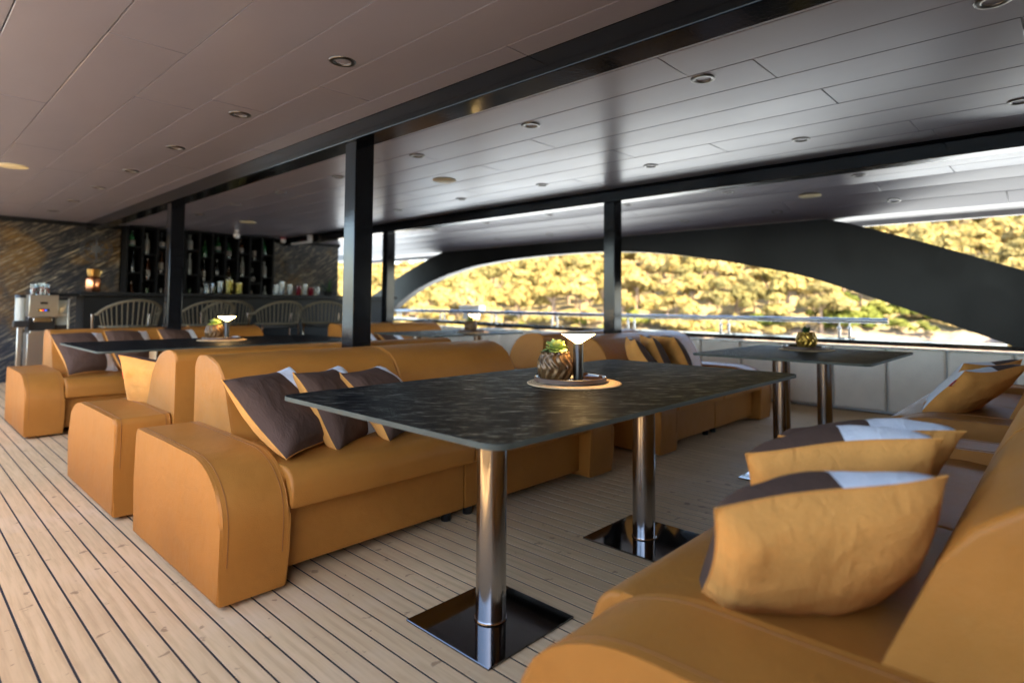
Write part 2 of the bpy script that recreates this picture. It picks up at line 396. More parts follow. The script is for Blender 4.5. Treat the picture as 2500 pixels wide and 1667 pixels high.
# unseen walls added to block light, then near side bulwark (beside and behind the camera)
tag(obj('aft_light_block', boxme('aft_light_block', -.42, 6.78, -3.4, -3.2, -.1, 2.22, 'dark_wood')), kind='structure')  # unseen wall, added to keep light from aft off the sofa fronts
tag(obj('side_light_block', boxme('side_light_block', -.43, -.30, -3.19, -.5, -.1, 2.22, 'dark_wood')), kind='structure')  # unseen wall, added to shut out side light behind the camera
tag(obj('near_bulwark', boxme('near_bulwark', -.62, -.44, -8, 12, -1.2, .70, 'hull_white', .02)), kind='structure')
# hull below
tag(obj('hull', boxme('hull', -.60, 6.97, -9, 12.4, -7.6, -.13, 'hull_white')), kind='structure')
# --- hand rail
rail = thing('hand_rail', 'polished steel hand rail on paired posts above the white bulwark', 'rail', (6.86, 1.38, 0))
rz = lambda y: .922 + .0035 * max(0, y - 4)
bm = bmesh.new(); pts = [(0, y - 1.38, rz(y)) for y in [1.38 + .25 * i for i in range(35)]]
tube(bm, pts, .0255, 14); obj('rail_tube', finish(bm, 'rail_tube', 'rail_steel'), rail)
for yp in (1.79, 3.11, 4.433, 5.788, 7.11, 8.444, 9.78):
    for s in (-.05, .05):
        y = yp + s; h = capz(y); t_ = rz(y)
        bm = bmesh.new(); lathe(bm, [(.016, 0), (.016, (t_ - h) * .52), (.021, (t_ - h) * .54), (.021, (t_ - h) * .62), (.009, (t_ - h) * .64), (.009, t_ - h - .01)], 12)
        obj('rail_post', finish(bm, 'rail_post', 'rail_steel'), rail, (0, y - 1.38, h))
# --- the arch
bm = bmesh.new()
from bisect import bisect
inner = [(.30, .68), (.50, .765), (.9, .925), (1.35, 1.10), (2.085, 1.372), (2.6, 1.50), (3.16, 1.617), (3.9, 1.735), (4.45, 1.79), (4.87, 1.812), (5.3, 1.820), (5.9, 1.815), (6.6, 1.79), (7.2, 1.745), (7.68, 1.69), (8.4, 1.55), (9.1, 1.345), (9.6, 1.13), (10.07, .888), (10.35, .75)]
outer = [(-3.2, .68), (-1.2, .90), (-.35, 1.15), (.31, 1.395), (1.0, 1.675), (1.6, 1.90), (1.93, 2.01), (3.0, 2.02), (4.0, 2.02), (5.2, 2.02), (6.4, 2.02), (7.4, 2.02), (8.3, 2.02), (8.75, 1.905), (9.4, 1.70), (10.08, 1.45), (10.8, 1.15), (11.6, .75)]
def resample(pl, n):
    d = [0.]
    for a, b in zip(pl, pl[1:]): d.append(d[-1] + math.dist(a, b))
    r = []
    for i in range(n):
        s = d[-1] * i / (n - 1); k = min(max(bisect(d, s) - 1, 0), len(pl) - 2); f = (s - d[k]) / (d[k + 1] - d[k])
        # Catmull-Rom
        P0, P1, P2, P3 = pl[max(k - 1, 0)], pl[k], pl[k + 1], pl[min(k + 2, len(pl) - 1)]
        r.append(tuple(.5 * (2 * P1[q] + (P2[q] - P0[q]) * f + (2 * P0[q] - 5 * P1[q] + 4 * P2[q] - P3[q]) * f * f + (3 * P1[q] - P0[q] - 3 * P2[q] + P3[q]) * f ** 3) for q in (0, 1)))
    return r
I = resample(inner, 64)
def olin(y):
    y = min(max(y, outer[0][0]), outer[-1][0] - 1e-6)
    for (a, za), (b, zb) in zip(outer, outer[1:]):
        if a <= y <= b: return za + (zb - za) * (y - a) / (b - a)
O = []
for i, (y, z) in enumerate(I):
    t = i / 63; yo = -3.2 + (11.6 + 3.2) * t
    O.append((yo, olin(yo)))
# blend so that quads stay well shaped near the feet
X0, X1 = 6.79, 6.95
ring = []
for (yi, zi), (yo, zo) in zip(I, O): ring.append([bm.verts.new((x, y, z)) for x, y, z in ((X0, yi, zi), (X0, yo, zo), (X1, yo, zo), (X1, yi, zi))])
for A, B in zip(ring, ring[1:]):
    for i in range(4): bm.faces.new((A[i], A[(i + 1) % 4], B[(i + 1) % 4], B[i]))
bm.faces.new(ring[0]); bm.faces.new(ring[-1][::-1])
tag(obj('roof_arch', finish(bm, 'roof_arch', 'arch_paint', 40)), 'wide dark arched roof support spanning the open side of the deck', 'arch')
bm = bmesh.new()
tube(bm, [(6.775, y, 2.012) for y in (1.95, 4, 6, 8.3)], .009, 6)
tag(obj('trim_strip', finish(bm, 'trim_strip', 'soffit_grey')), kind='structure')

# --- ceiling lights and speakers
lens = latheme('light_lens', [(.0, .004), (.034, .004), (.034, .0)], 'lens_glass', 20, caps=False)
bm = bmesh.new(); lathe(bm, [(.036, .008), (.037, -.002), (.040, -.005), (.056, -.0045), (.061, -.002), (.062, .002)], 24, caps=False); ringme = finish(bm, 'trim_ring', 'light_ring', 60)
def clight(x, y, z, tilt, label, grp='recessed ceiling lights'):
    t = thing('ceiling_light', label, 'light', (x, y, z - .0015), group=grp); t.rotation_euler = (0, tilt, 0)
    obj('trim_ring', ringme, t); obj('lens', lens, t, (0, 0, -.001))
ORD = ['nearest the camera', 'second nearest', 'third nearest', 'fourth nearest', 'fifth nearest', 'sixth nearest', 'seventh nearest', 'eighth nearest', 'ninth nearest']
LY = [.187, 1.33, 2.49, 3.66, 4.81, 5.96, 7.08, 8.24, 9.36]
for rx, nm, ysel in ((1.41, 'recessed ceiling light left of the near beam', LY[2:]), (2.71, 'recessed ceiling light in the row right of the near beam', LY), (4.145, 'recessed ceiling light in the row left of the far beam', LY[:7]), (5.6, 'recessed ceiling light in the row right of the far beam', LY[1:7])):
    for i, y in enumerate(ysel): clight(rx, y, 2.19, 0, nm + ', ' + ORD[i])
for i, y in enumerate((1.244, 2.344, 3.437, 4.52, 5.587, 6.66, 7.79)): clight(6.5, y, zz(6.5) + .003, R(14), 'recessed ceiling light in the outermost row beside the arch, ' + ORD[i])
spk = latheme('speaker_disc', [(0, -.014), (.088, -.012), (.104, -.006), (.106, .002)], 'speaker_beige', 28, caps=False)
for x, y, l in ((3.415, 4.2, 'flat beige ceiling speaker left of the far beam, in the middle of the ceiling'), (.701, 6.502, 'flat yellowish ceiling speaker at the left edge of the picture'), (6.17, 1.9, 'flat beige ceiling speaker above the arch peak'), (3.42, 8.5, 'flat beige ceiling speaker in the dark ceiling before the bar')):
    tag(obj('ceiling_speaker', spk, None, (x, y, zz(x))), l, 'speaker')

# ================================================================== SOFAS
ARM = [(.012, .02), (.004, .15), (0, .25)] + earc(.30, .285, .30, .205, 180, 90, 11)[0:] + [(.6, .492), (.985, .49)] + earc(.985, .455, .035, .035, 75, 0, 3) + [(1.02, .25), (1.02, .02)]
BACK = [(.545, .41), (.582, .50), (.622, .59), (.658, .67), (.70, .735), (.757, .778), (.83, .802), (.905, .811), (.98, .808), (1.018, .800), (1.036, .780), (1.04, .75), (1.04, .45), (1.035, .03), (.93, .03), (.93, .41)]
SEAT = [(.035, .288), (.008, .295), (0, .32)] + earc(.085, .36, .085, .083, 180, 90, 6) + [(.2, .449), (.34, .451), (.5, .449), (.66, .44), (.66, .288)]
def inset_path(pts, d):
    c = Vector((sum(p[0] for p in pts) / len(pts), sum(p[1] for p in pts) / len(pts))); r = []
    n = len(pts)
    for i, p in enumerate(pts):
        a, b = Vector(pts[i - 1]), Vector(pts[(i + 1) % n]); t = (b - a).normalized(); nn = Vector((t.y, -t.x))
        if (c - Vector(p)).dot(nn) < 0: nn = -nn
        r.append(Vector(p) + nn * d)
    return r
def make_sofa(L):
    key = 'sofa_%d' % round(L * 1000); t = bpy.data.objects.new('sofa', None); COL.objects.link(t); h = L / 2
    for s in (-1, 1):
        xa, xb = (-h, -h + .25) if s < 0 else (h - .25, h)
        a = obj('arm', finish(prism(ARM, xa, xb, .016, 3), key + 'arm', 'leather'), t, wn=True)
        ip = inset_path(ARM, .0035)
        for x in (xa + .011, xb - .011):
            bm = bmesh.new(); tube(bm, [(x, q[0], q[1]) for q in ip[1:-1]], .0042, 5); obj('piping', finish(bm, key + 'pipe', 'leather'), a)
        for x in (xa + .028, xb - .028):
            bm = bmesh.new(); tube(bm, [(x, q[0], q[1]) for q in inset_path(ARM, -.0005)[1:-1]], .0019, 4); obj('stitching', finish(bm, key + 'stitch', 'thread'), a)
    xi = h - .25
    for s in (-1, 1):
        xa, xb = (-xi, -.0015) if s < 0 else (.0015, xi)
        b = obj('backrest', finish(prism(BACK, xa + .001, xb - .001, .014, 3), key + 'back', 'leather'), t, wn=True)
        ip = inset_path(BACK[:12], .003)
        for x in (xa + .010, xb - .010):
            bm = bmesh.new(); tube(bm, [(x, q[0], q[1]) for q in ip[1:-1]], .0038, 5); obj('piping', finish(bm, key + 'bpipe', 'leather'), b)
        obj('seat_cushion', finish(prism(SEAT, xa + .001, xb - .001, .014, 3), key + 'seat', 'leather'), t, wn=True)
        bm = bmesh.new(); box(bm, xa + .001, xb - .001, .085, .928, .05, .287, .008, 2); obj('base_panel', finish(bm, key + 'base', 'leather'), t)
    fm = latheme('foot', [(.024, 0), (.026, .01), (.022, .055)], 'black_plastic', 14)
    for x in (-h + .12, -.07, .07, h - .12):
        for y in (.14, .92): obj('foot', fm, t, (x, y, 0))
    return t
S_long = make_sofa(2.36); S_short = make_sofa(2.05)
used = set()
def sofa(kind, xc, yf, face, label):
    src = S_long if kind == 'long' else S_short
    o = src if kind not in used else copy_tree(src); used.add(kind)
    o.name = 'leather_sofa'; o.location = (xc, yf, 0); o.rotation_euler = (0, 0, 0 if face < 0 else pi)
    tag(o, label, 'sofa', 'tan leather sofas on the deck')
sofa('long', 1.99, 2.175, -1, 'tan leather sofa with three brown cushions, facing the front table')
sofa('long', 2.035, .82, 1, 'tan leather sofa in the right foreground with three orange cushions')
sofa('long', 1.97, 4.48, 1, 'tan leather sofa standing back to back behind the front sofa, facing the bar')
sofa('long', 1.955, 5.97, -1, 'tan leather sofa at far left in front of the bar stools')
sofa('short', 4.715, 2.14, -1, 'tan leather sofa with small orange and brown cushions, by the white bulwark')
sofa('short', 4.73, .835, 1, 'tan leather sofa at the right edge with two orange and white tagged cushions')
sofa('short', 4.72, 4.50, 1, 'tan leather sofa seen end on behind the table lamp')
sofa('short', 4.62, 5.97, -1, 'far tan leather sofa with a white cushion, seen between column and pot')

# ================================================================== CUSHIONS
def pillow(name, label, loc, rot, s=.46, T=.088, seed=0, white=.42, grp='throw cushions', tagc=False, cat='cushion', flip=1, fold=.0):
    N = 26; t = thing(name, label, cat, loc, rot=rot, group=grp)
    def pos(i, j, side):
        u = -1 + 2 * i / N; v = -1 + 2 * j / N
        x = u * (1 - .072 * (1 - v * v)); z = v * (1 - .072 * (1 - u * u))
        th = T * (max(0, 1 - u * u) * max(0, 1 - v * v)) ** .42
        nn = noise.noise(Vector((u * 1.6 + seed * 3.1, v * 1.6, seed + side))) * .006 + noise.noise(Vector((u * 3.3 + seed, v * 3.3 + 5, seed * 2 + side))) * .004 + noise.noise(Vector((u * 6.5 + seed, v * 6.5 - 3, seed * 3 + side))) * .0032
        pin = min(1, 4 * (1 - max(abs(u), abs(v))))
        cr = (abs(u) * abs(v)) ** 2; ruck = .016 * sin(10 * (u * flip - v) + seed) * cr * pin
        off = .010 * sin(2.6 * u + seed) + .012 * sin(2.2 * v + seed * 1.7) + fold * v * v
        return Vector((x * s / 2, -side * (th + (nn + ruck) * pin) + off, z * s / 2))
    def patch(nm, side, cond, mat):
        bm = bmesh.new(); V = {}
        for i in range(N):
            for j in range(N):
                if not cond(-1 + 2 * (i + .5) / N, -1 + 2 * (j + .5) / N): continue
                q = []
                for a, b in ((i, j), (i + 1, j), (i + 1, j + 1), (i, j + 1)):
                    if (a, b) not in V: V[a, b] = bm.verts.new(pos(a, b, side))
                    q.append(V[a, b])
                bm.faces.new(q if side > 0 else q[::-1])
        return obj(nm, finish(bm, nm, mat, 180, recalc=False), t)
    patch('front_cover', 1, lambda u, v: u * flip < white, 'fabric_brown')
    patch('white_panel', 1, lambda u, v: u * flip >= white, 'fabric_white')
    patch('back_cover', -1, lambda u, v: True, 'fabric_orange')
    bm = bmesh.new(); per = [(i, 0) for i in range(N)] + [(N, j) for j in range(N)] + [(N - i, N) for i in range(N)] + [(0, N - j) for j in range(N)]
    tube(bm, [pos(a, b, 1) for a, b in per], .0022, 5, True); obj('seam', finish(bm, 'seam', 'fabric_orange'), t)
    return t, pos, N
TXT = {}
def lettering(body, size):
    cu = bpy.data.curves.new('lettering', 'FONT'); cu.body = body; cu.size = size; cu.align_x = 'CENTER'; cu.align_y = 'CENTER'; cu.extrude = .0004
    o = bpy.data.objects.new('lettering_tmp', cu); COL.objects.link(o); bpy.context.view_layer.update()
    me = bpy.data.meshes.new_from_object(o.evaluated_get(bpy.context.evaluated_depsgraph_get())); bpy.data.objects.remove(o, do_unlink=True); bpy.data.curves.remove(cu)
    me.materials.clear(); me.materials.append(MATS['tag_white']); return me
def add_tag(t, loc, rot, sx=.05, sz=.024):
    bm = bmesh.new(); box(bm, -sx / 2, sx / 2, -.0012, .0012, -sz / 2, sz / 2)
    k = obj('fabric_tag', finish(bm, 'fabric_tag', 'tag_red', 0), t, loc, rot)
    if 'f' not in TXT: TXT['f'] = lettering('fatboy', .0155)
    for s in (-1, 1): obj('lettering', TXT['f'], k, (0, s * .0016, -.001), (pi / 2, 0, 0 if s < 0 else pi))
# front sofa
pillow('throw_cushion', 'brown cushion leaning on the near arm of the front sofa, leftmost of three', (1.185, 2.50, .605), (-.80, -.04, .48), s=0.42, seed=1)
pillow('throw_cushion', 'brown cushion with orange side, middle of the three on the front sofa', (1.435, 2.52, .59), (-.64, .03, .58), s=0.40, seed=2)
pillow('throw_cushion', 'brown cushion partly hidden under the front table edge, rightmost of three', (1.68, 2.51, .59), (-.68, .04, .58), s=0.40, seed=3)
# right foreground sofa
pillow('throw_cushion', 'large orange cushion nearest the camera on the right foreground sofa', (1.305, .420, .560), (-.66, .14, 2.36), s=0.44, T=.112, seed=4, flip=-1, white=.12)
pillow('throw_cushion', 'orange cushion in the middle of the right foreground sofa', (1.63, .46, .605), (-.84, .13, 2.10), s=0.42, T=.105, seed=5, flip=-1, white=.05)
pillow('throw_cushion', 'orange cushion farthest from the camera on the right foreground sofa', (1.80, .455, .605), (-.82, .05, 2.12), s=0.43, T=.10, seed=6, flip=-1, white=.05)
# right edge sofa
for k, (x, y, l, sd) in enumerate(((4.26, .44, 'orange cushion with white edge and red tag, nearer one on the right edge sofa', 7), (4.60, .47, 'orange cushion with white edge and red tag, farther one on the right edge sofa', 8))):
    t, pos, N = pillow('throw_cushion', l, (x, y, .59), (-.80, .05, 2.50), s=.42, seed=sd, flip=1, white=-.1)
    p = pos(N, 19, -1); add_tag(t, (p.x + .0, p.y + .004, p.z), (0, R(80), R(0)), .055, .03)
# sofa behind, facing the bar
t, pos, N = pillow('throw_cushion', 'single orange cushion on the sofa facing the bar', (1.12, 3.98, .56), (-.55, -.1, 2.35), s=0.4, seed=9, flip=-1, white=.2)
p = pos(N, 17, -1); add_tag(t, (p.x, p.y, p.z), (0, R(88), R(20)), .05, .026)
# far left sofa
for k, (x, l) in enumerate(((1.22, 'brown cushion at the near end of the far left sofa'), (1.58, 'brown cushion with orange side, second on the far left sofa'), (1.98, 'brown cushion behind the far left table leg, third on that sofa'))):
    pillow('throw_cushion', l, (x, 6.33, .625), (-.62, .03, .40 + .06 * k), s=.43, seed=11 + k)
# sofa by the bulwark
for k, (x, l, rz_) in enumerate(((4.14, 'small cushion nearest the lamp on the sofa by the bulwark', .75), (4.36, 'middle of the three cushions on the sofa by the bulwark', .8), (4.62, 'upright orange and brown cushion, farthest on the sofa by the bulwark', 1.0))):
    pillow('throw_cushion', l, (x, 2.55, .615), (-.55, .02, rz_), s=.44, seed=15 + k, white=.5)
for k, (x, l) in enumerate(((4.0, 'white and brown cushion on the far sofa right of the thick column'), (4.45, 'flat white cushion lying low on the far sofa behind the table'))):
    pillow('throw_cushion', l, (x, 6.35, .60 - .06 * k), (-.75 - .2 * k, .03, .5), s=.46, seed=19 + k, white=-.2)

# ================================================================== TABLES
def rounded_slab(sx, sy, r, z0, z1, n=6):
    bm = bmesh.new(); pts = []
    for cx, cy, a in ((sx - r, sy - r, 0), (-sx + r, sy - r, 90), (-sx + r, -sy + r, 180), (sx - r, -sy + r, 270)):
        pts += [(cx + r * cos(R(a + 90 * i / n)), cy + r * sin(R(a + 90 * i / n))) for i in range(n + 1)]
    A = [bm.verts.new((x, y, z0)) for x, y in pts]; B = [bm.verts.new((x, y, z1)) for x, y in pts]; k = len(pts)
    bm.faces.new(A[::-1]).material_index = 1; top = bm.faces.new(B)
    for i in range(k): bm.faces.new((A[i], A[(i + 1) % k], B[(i + 1) % k], B[i])).material_index = 1
    r_ = bmesh.ops.bevel(bm, geom=list(top.edges), offset=.0015, segments=1, affect='EDGES')
    for f in r_['faces']: f.material_index = 1
    return bm
def table(xc, yc, hx, hy, legs, label):
    t = thing('dining_table', label, 'table', (xc, yc, 0), group='slate topped pedestal tables')
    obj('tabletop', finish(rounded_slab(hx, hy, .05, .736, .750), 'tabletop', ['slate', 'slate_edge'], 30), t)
    for lx in legs:
        lm = latheme('leg', [(.0515, .008), (.0515, .734)], 'brushed_steel', 32); a = obj('leg', lm, t, (lx, 0, 0))
        bm = bmesh.new(); tube(bm, [(.053 * cos(2 * pi * i / 48), .053 * sin(2 * pi * i / 48), .0105 + .0012 * (i % 2)) for i in range(48)], .0032, 5, True); obj('weld', finish(bm, 'weld', 'chrome'), a)
        bm = bmesh.new(); lathe(bm, [(.085, .728), (.085, .736)], 24); obj('mount_disc', finish(bm, 'mount_disc', 'black_plastic'), a)
        bm = bmesh.new(); box(bm, -.2, .2, -.2, .2, .0005, .008, .0015, 1); obj('base_plate', finish(bm, 'base_plate', 'mirror_plate'), t, (lx, 0, 0))
    return t
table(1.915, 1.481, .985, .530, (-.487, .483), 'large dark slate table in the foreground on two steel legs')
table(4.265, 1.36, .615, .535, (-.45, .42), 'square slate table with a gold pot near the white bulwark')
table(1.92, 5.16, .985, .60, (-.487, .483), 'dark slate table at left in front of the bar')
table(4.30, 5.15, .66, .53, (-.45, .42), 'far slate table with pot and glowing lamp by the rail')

# ---- table settings
def zig(t, n, depth):
    def f(a, i, r):
        ph = .17 * sin(i * 2 * pi / 13.) + .012 * i
        k = ((a + ph) * n / (2 * pi)) % 1
        return r * (1 + depth * sin(k * 2 * pi) * (1 if 2 < i < t - 3 else .25))
    return f
pp = [(.040, 0), (.046, .002)] + [(.048 + .0225 * sin(pi * (.10 + .80 * i / 17)), .006 + .104 * i / 17) for i in range(18)] + [(.057, .114), (.055, .117), (.050, .114), (.049, .09)]
def pot_mesh(mat):
    return latheme('pot_body', pp, mat, 112, rad=zig(len(pp), 13, .05), smooth=55)
POTB, POTG = pot_mesh('pot_bronze'), pot_mesh('pot_gold')
soilme = latheme('soil', [(.0, .098), (.049, .098), (.049, .094)], 'soil', 20, caps=False)
def leaf_mesh(L, W, curl, seed, mat):
    bm = bmesh.new(); n, k = 8, 5; rs = random.Random(seed); g = []
    for i in range(n + 1):
        t = i / n; w_ = W * (sin(pi * min(1, t * .80 + .08)) ** .8) * (1 if t < .85 else (1.04 - t) / .19)
        row = []
        for j in range(k):
            s = -1 + 2 * j / (k - 1)
            row.append(bm.verts.new((s * w_, L * t * (1 - .25 * curl * t), L * (.55 * t - .75 * curl * t * t) + .22 * w_ * s * s + .004 * sin(9 * t + 3 * s + seed) * abs(s) * (L / .06))))
        g.append(row)
    for i in range(n):
        for j in range(k - 1): bm.faces.new((g[i][j], g[i][j + 1], g[i + 1][j + 1], g[i + 1][j]))
    return finish(bm, 'leaf', mat, 180)
LV = [leaf_mesh(.060, .021, .75, 1, 'succulent'), leaf_mesh(.052, .020, .45, 2, 'succulent'), leaf_mesh(.040, .016, .1, 3, 'succulent')]
LD = [leaf_mesh(.042, .010, .3, 4, 'succulent_dark'), leaf_mesh(.034, .009, .0, 5, 'succulent_dark')]
def potted(x, y, z, label, gold=False, dark=False):
    t = thing('potted_succulent', label, 'potted plant', (x, y, z), group='pots on the tables'); rs = random.Random(int(x * 100))
    b = obj('pot', POTG if gold else POTB, t); obj('soil', soilme, b)
    pl = bpy.data.objects.new('plant', None); COL.objects.link(pl); pl.parent = t; pl.location = (0, 0, .098)
    n = 17
    for i in range(n):
        a = i * 2.399; q = i / n
        me = (LD[i % 2] if dark else LV[0 if q < .45 else (1 if q < .75 else 2)])
        o = obj('leaf', me, pl, (.006 * cos(a), .006 * sin(a), .004 + .014 * q), (.10 + .75 * q + rs.uniform(-.1, .1), rs.uniform(-.2, .2), a)); o.scale = (1.3, 1.25, 1.2) if not dark else (1.2, 1.2, 1.2)
traym = latheme('tray', [(0, .004), (.136, .004), (.139, .008), (.140, .020), (.143, .0215), (.146, .020), (.146, .004), (.140, 0), (0, 0)], ['tray_glaze', 'tray_rim'], 56, caps=False)
for p in traym.polygons:
    if Vector((p.center.x, p.center.y)).length > .1435: p.material_index = 1
matm = latheme('mat', [(0, .005), (.17, .005), (.186, .004), (.190, .002), (.188, 0), (0, 0)], 'straw', 64, caps=False)
bodym = latheme('lamp_body', [(.017, 0), (.0205, .001), (.0205, .149), (.0195, .151), (.010, .151)], 'lamp_black', 32)
conem = latheme('lamp_cone', [(.011, .151), (.016, .154), (.066, .186), (.067, .1875), (.0, .1876)], 'lamp_glow', 40, caps=False)
discm = latheme('lamp_shade', [(.0, .1885), (.070, .1885), (.0725, .190), (.070, .1925), (.03, .196), (0, .197)], 'lamp_black', 40, caps=False)
def setting(x, y, label, pot=(-.068, .035), lamp=(-.012, -.030), gold=False, dark=False, z=.7505):
    tag(obj('place_mat', matm, None, (x, y, z)), 'round woven straw mat on ' + label, 'mat', 'straw mats')
    tag(obj('round_tray', traym, None, (x + .0, y + .02, z + .0055)), 'round dark glazed tray on ' + label, 'tray', 'glazed trays')
    potted(x + pot[0], y + pot[1], z + .0105, ('gold' if gold else 'bronze') + ' zigzag ribbed pot with succulent on ' + label, gold, dark)
    if lamp:
        t = thing('table_lamp', 'lit black table lamp with glowing cone on ' + label, 'lamp', (x + lamp[0], y + lamp[1], z + .0105), group='cordless table lamps')
        obj('lamp_body', bodym, t); obj('light_cone', conem, t); obj('lamp_shade', discm, t)
setting(1.89, 1.49, 'the foreground table', pot=(-.062, .048), lamp=(.0, -.020))
setting(4.55, 1.44, 'the square table by the bulwark', pot=(.0, .0), lamp=None, gold=True, dark=True)
setting(1.95, 5.30, 'the table before the bar', pot=(-.05, .04), lamp=(.02, -.035))
setting(4.50, 5.0, 'the far table by the rail', pot=(-.03, .0), lamp=(.05, .03))

# ================================================================== BAR END
WY = 10.38
def wallblock(name, x0, x1, label, thick=.25, z1=2.2):
    bm = bmesh.new(); box(bm, x0, x1, WY, WY + thick, 0, z1, .004, 1)
    tag(obj(name, finish(bm, name, 'slate_wall')), label, 'wall')
wallblock('stone_wall', -.3, 2.36, 'dark split slate feature wall with golden streaks at left of the bar')
wallblock('stone_wall', 4.50, 5.88, 'dark slate wall panel right of the bottle shelves')
tag(obj('bar_end_wall', boxme('bar_end_wall', -.3, 5.88, WY + .26, WY + .34, 0, 2.2, 'shelf_black')), kind='structure')
tag(obj('ceiling_trim', boxme('ceiling_trim', -.7, 5.9, WY - .02, WY - .001, 2.13, 2.19, 'bar_black')), kind='structure')
# compass emblems
def compass(x, z, r, label):
    t = thing('compass_emblem', label, 'emblem', (x, WY - .012, z)); F = lambda me, nm: obj(nm, me, t, rot=(pi / 2, 0, 0))
    for a in (1., .82, .5):
        bm = bmesh.new(); tube(bm, [(a * r * cos(2 * pi * i / 48), a * r * sin(2 * pi * i / 48), 0) for i in range(48)], .006, 5, True); F(finish(bm, 'ring', 'emblem_grey'), 'ring')
    for i in range(8):
        L_ = r * (1.22 if i % 2 == 0 else .75); a = i * pi / 4; bm = bmesh.new()
        u = Vector((cos(a), sin(a), 0)); q = Vector((-sin(a), cos(a), 0)); b0 = bm.verts.new((0, 0, .004)); t0 = bm.verts.new(u * L_); s0 = bm.verts.new(u * r * .22 + q * r * .10); s1 = bm.verts.new(u * r * .22 - q * r * .10)
        bm.faces.new((b0, s1, t0)); bm.faces.new((b0, t0, s0)); F(finish(bm, 'star_point', 'emblem_grey', 0), 'star_point')
    for i in range(24):
        a = 2 * pi * (i + .5) / 24; bm = bmesh.new(); tube(bm, [(r * .84 * cos(a), r * .84 * sin(a), 0), (r * .97 * cos(a), r * .97 * sin(a), 0)], .005, 4); F(finish(bm, 'tick', 'emblem_grey'), 'tick')
compass(2.07, 1.82, .19, 'grey metal compass rose emblem on the left slate wall')
compass(4.95, 1.72, .12, 'small grey star emblem on the right slate wall')
# shelf unit
sh = thing('bottle_shelf', 'tall black shelf unit full of bottles behind the bar', 'shelf', (2.38, WY - .30, 0))
SW = 2.12
obj('back_panel', boxme('back_panel', 0, SW, .28, .30, .9, 2.17, 'shelf_black'), sh)
cols = 11
for i in range(cols + 1):
    obj('divider', boxme('divider', SW * i / cols - .012, SW * i / cols + .012, 0, .279, .9, 2.15, 'shelf_black'), sh)
obj('top_board', boxme('top_board', -.012, SW + .012, 0, .279, 2.151, 2.17, 'shelf_black'), sh)
bp = {'wine': [(.036, 0), (.037, .01), (.037, .19), (.030, .215), (.014, .24), (.0135, .30), (.0155, .301), (.0155, .315)], 'squat': [(.045, 0), (.048, .01), (.048, .12), (.040, .15), (.015, .17), (.015, .215), (.02, .216), (.02, .24)],
      'tall': [(.033, 0), (.034, .01), (.034, .22), (.016, .255), (.014, .31), (.018, .312), (.018, .33)], 'square': [(.042, 0), (.043, .005), (.043, .17), (.035, .19), (.014, .20), (.014, .24), (.019, .241), (.019, .265)]}
BM = {}
for kk, pr in bp.items():
    for mm in ('glass_green', 'glass_brown', 'glass_dark', 'glass_pale'): BM[kk, mm] = latheme('bottle_' + kk, pr, mm, 14)
lab = {kk: latheme('label_' + kk, [(pr[2][0] + .0006, pr[2][1] * .25), (pr[2][0] + .0006, pr[2][1] * .75)], 'paper_label', 14, caps=False) for kk, pr in bp.items()}
shy = (1.03, 1.40, 1.78)
bl = {'glass_green': 'green', 'glass_brown': 'brown', 'glass_dark': 'black', 'glass_pale': 'pale'}
for i in range(cols):
    off = .0 if i % 2 else .10
    for k, z in enumerate(shy):
        zz_ = z + off * (1 if k else 0)
        obj('shelf_board', boxme('shelf_board', SW * i / cols + .012, SW * (i + 1) / cols - .012, .01, .279, zz_ - .018, zz_, 'shelf_black'), sh)
        kk = rnd.choice(list(bp)); mm = rnd.choice(list(bl)); x = 2.38 + SW * (i + .5) / cols + rnd.uniform(-.02, .02)
        if zz_ + .33 > 2.14: kk = 'square' if zz_ + .27 < 2.14 else 'squat'
        rowname = ('bottom', 'middle', 'top')[k]
        colname = ('first', 'second', 'third', 'fourth', 'fifth', 'sixth', 'seventh', 'eighth', 'ninth', 'tenth', 'eleventh')[i]
        t = thing('liquor_bottle', '%s %s bottle on the %s shelf, %s compartment from the left' % (bl[mm], {'wine': 'wine', 'squat': 'squat', 'tall': 'tall slim', 'square': 'broad'}[kk], rowname, colname), 'bottle', (x, WY - .17, zz_), group='bottles on the bar shelves')
        b = obj('glass', BM[kk, mm], t)
        if rnd.random() < .75: obj('paper_label', lab[kk], t)
# bar counter
bar = thing('bar_counter', 'long black bar counter in front of the bottle shelves', 'bar', (1.62, 8.55, 0))
for nm, a in (('front_panel', (0, 4.25, .10, .16, .02, 1.135)), ('counter_top', (-.06, 4.32, -.03, .55, 1.14, 1.185)), ('end_panel', (.0, .06, .165, .50, .02, 1.135)), ('plinth', (.02, 4.2, .165, .45, 0, .10)), ('foot_rail', (.0, 4.25, -.03, .01, .18, .22))):
    obj(nm, boxme(nm, *a, 'bar_black', .004), bar)
obj('end_shelf', boxme('end_shelf', -.36, -.065, .02, .50, 1.12, 1.165, 'bar_black', .004), bar)
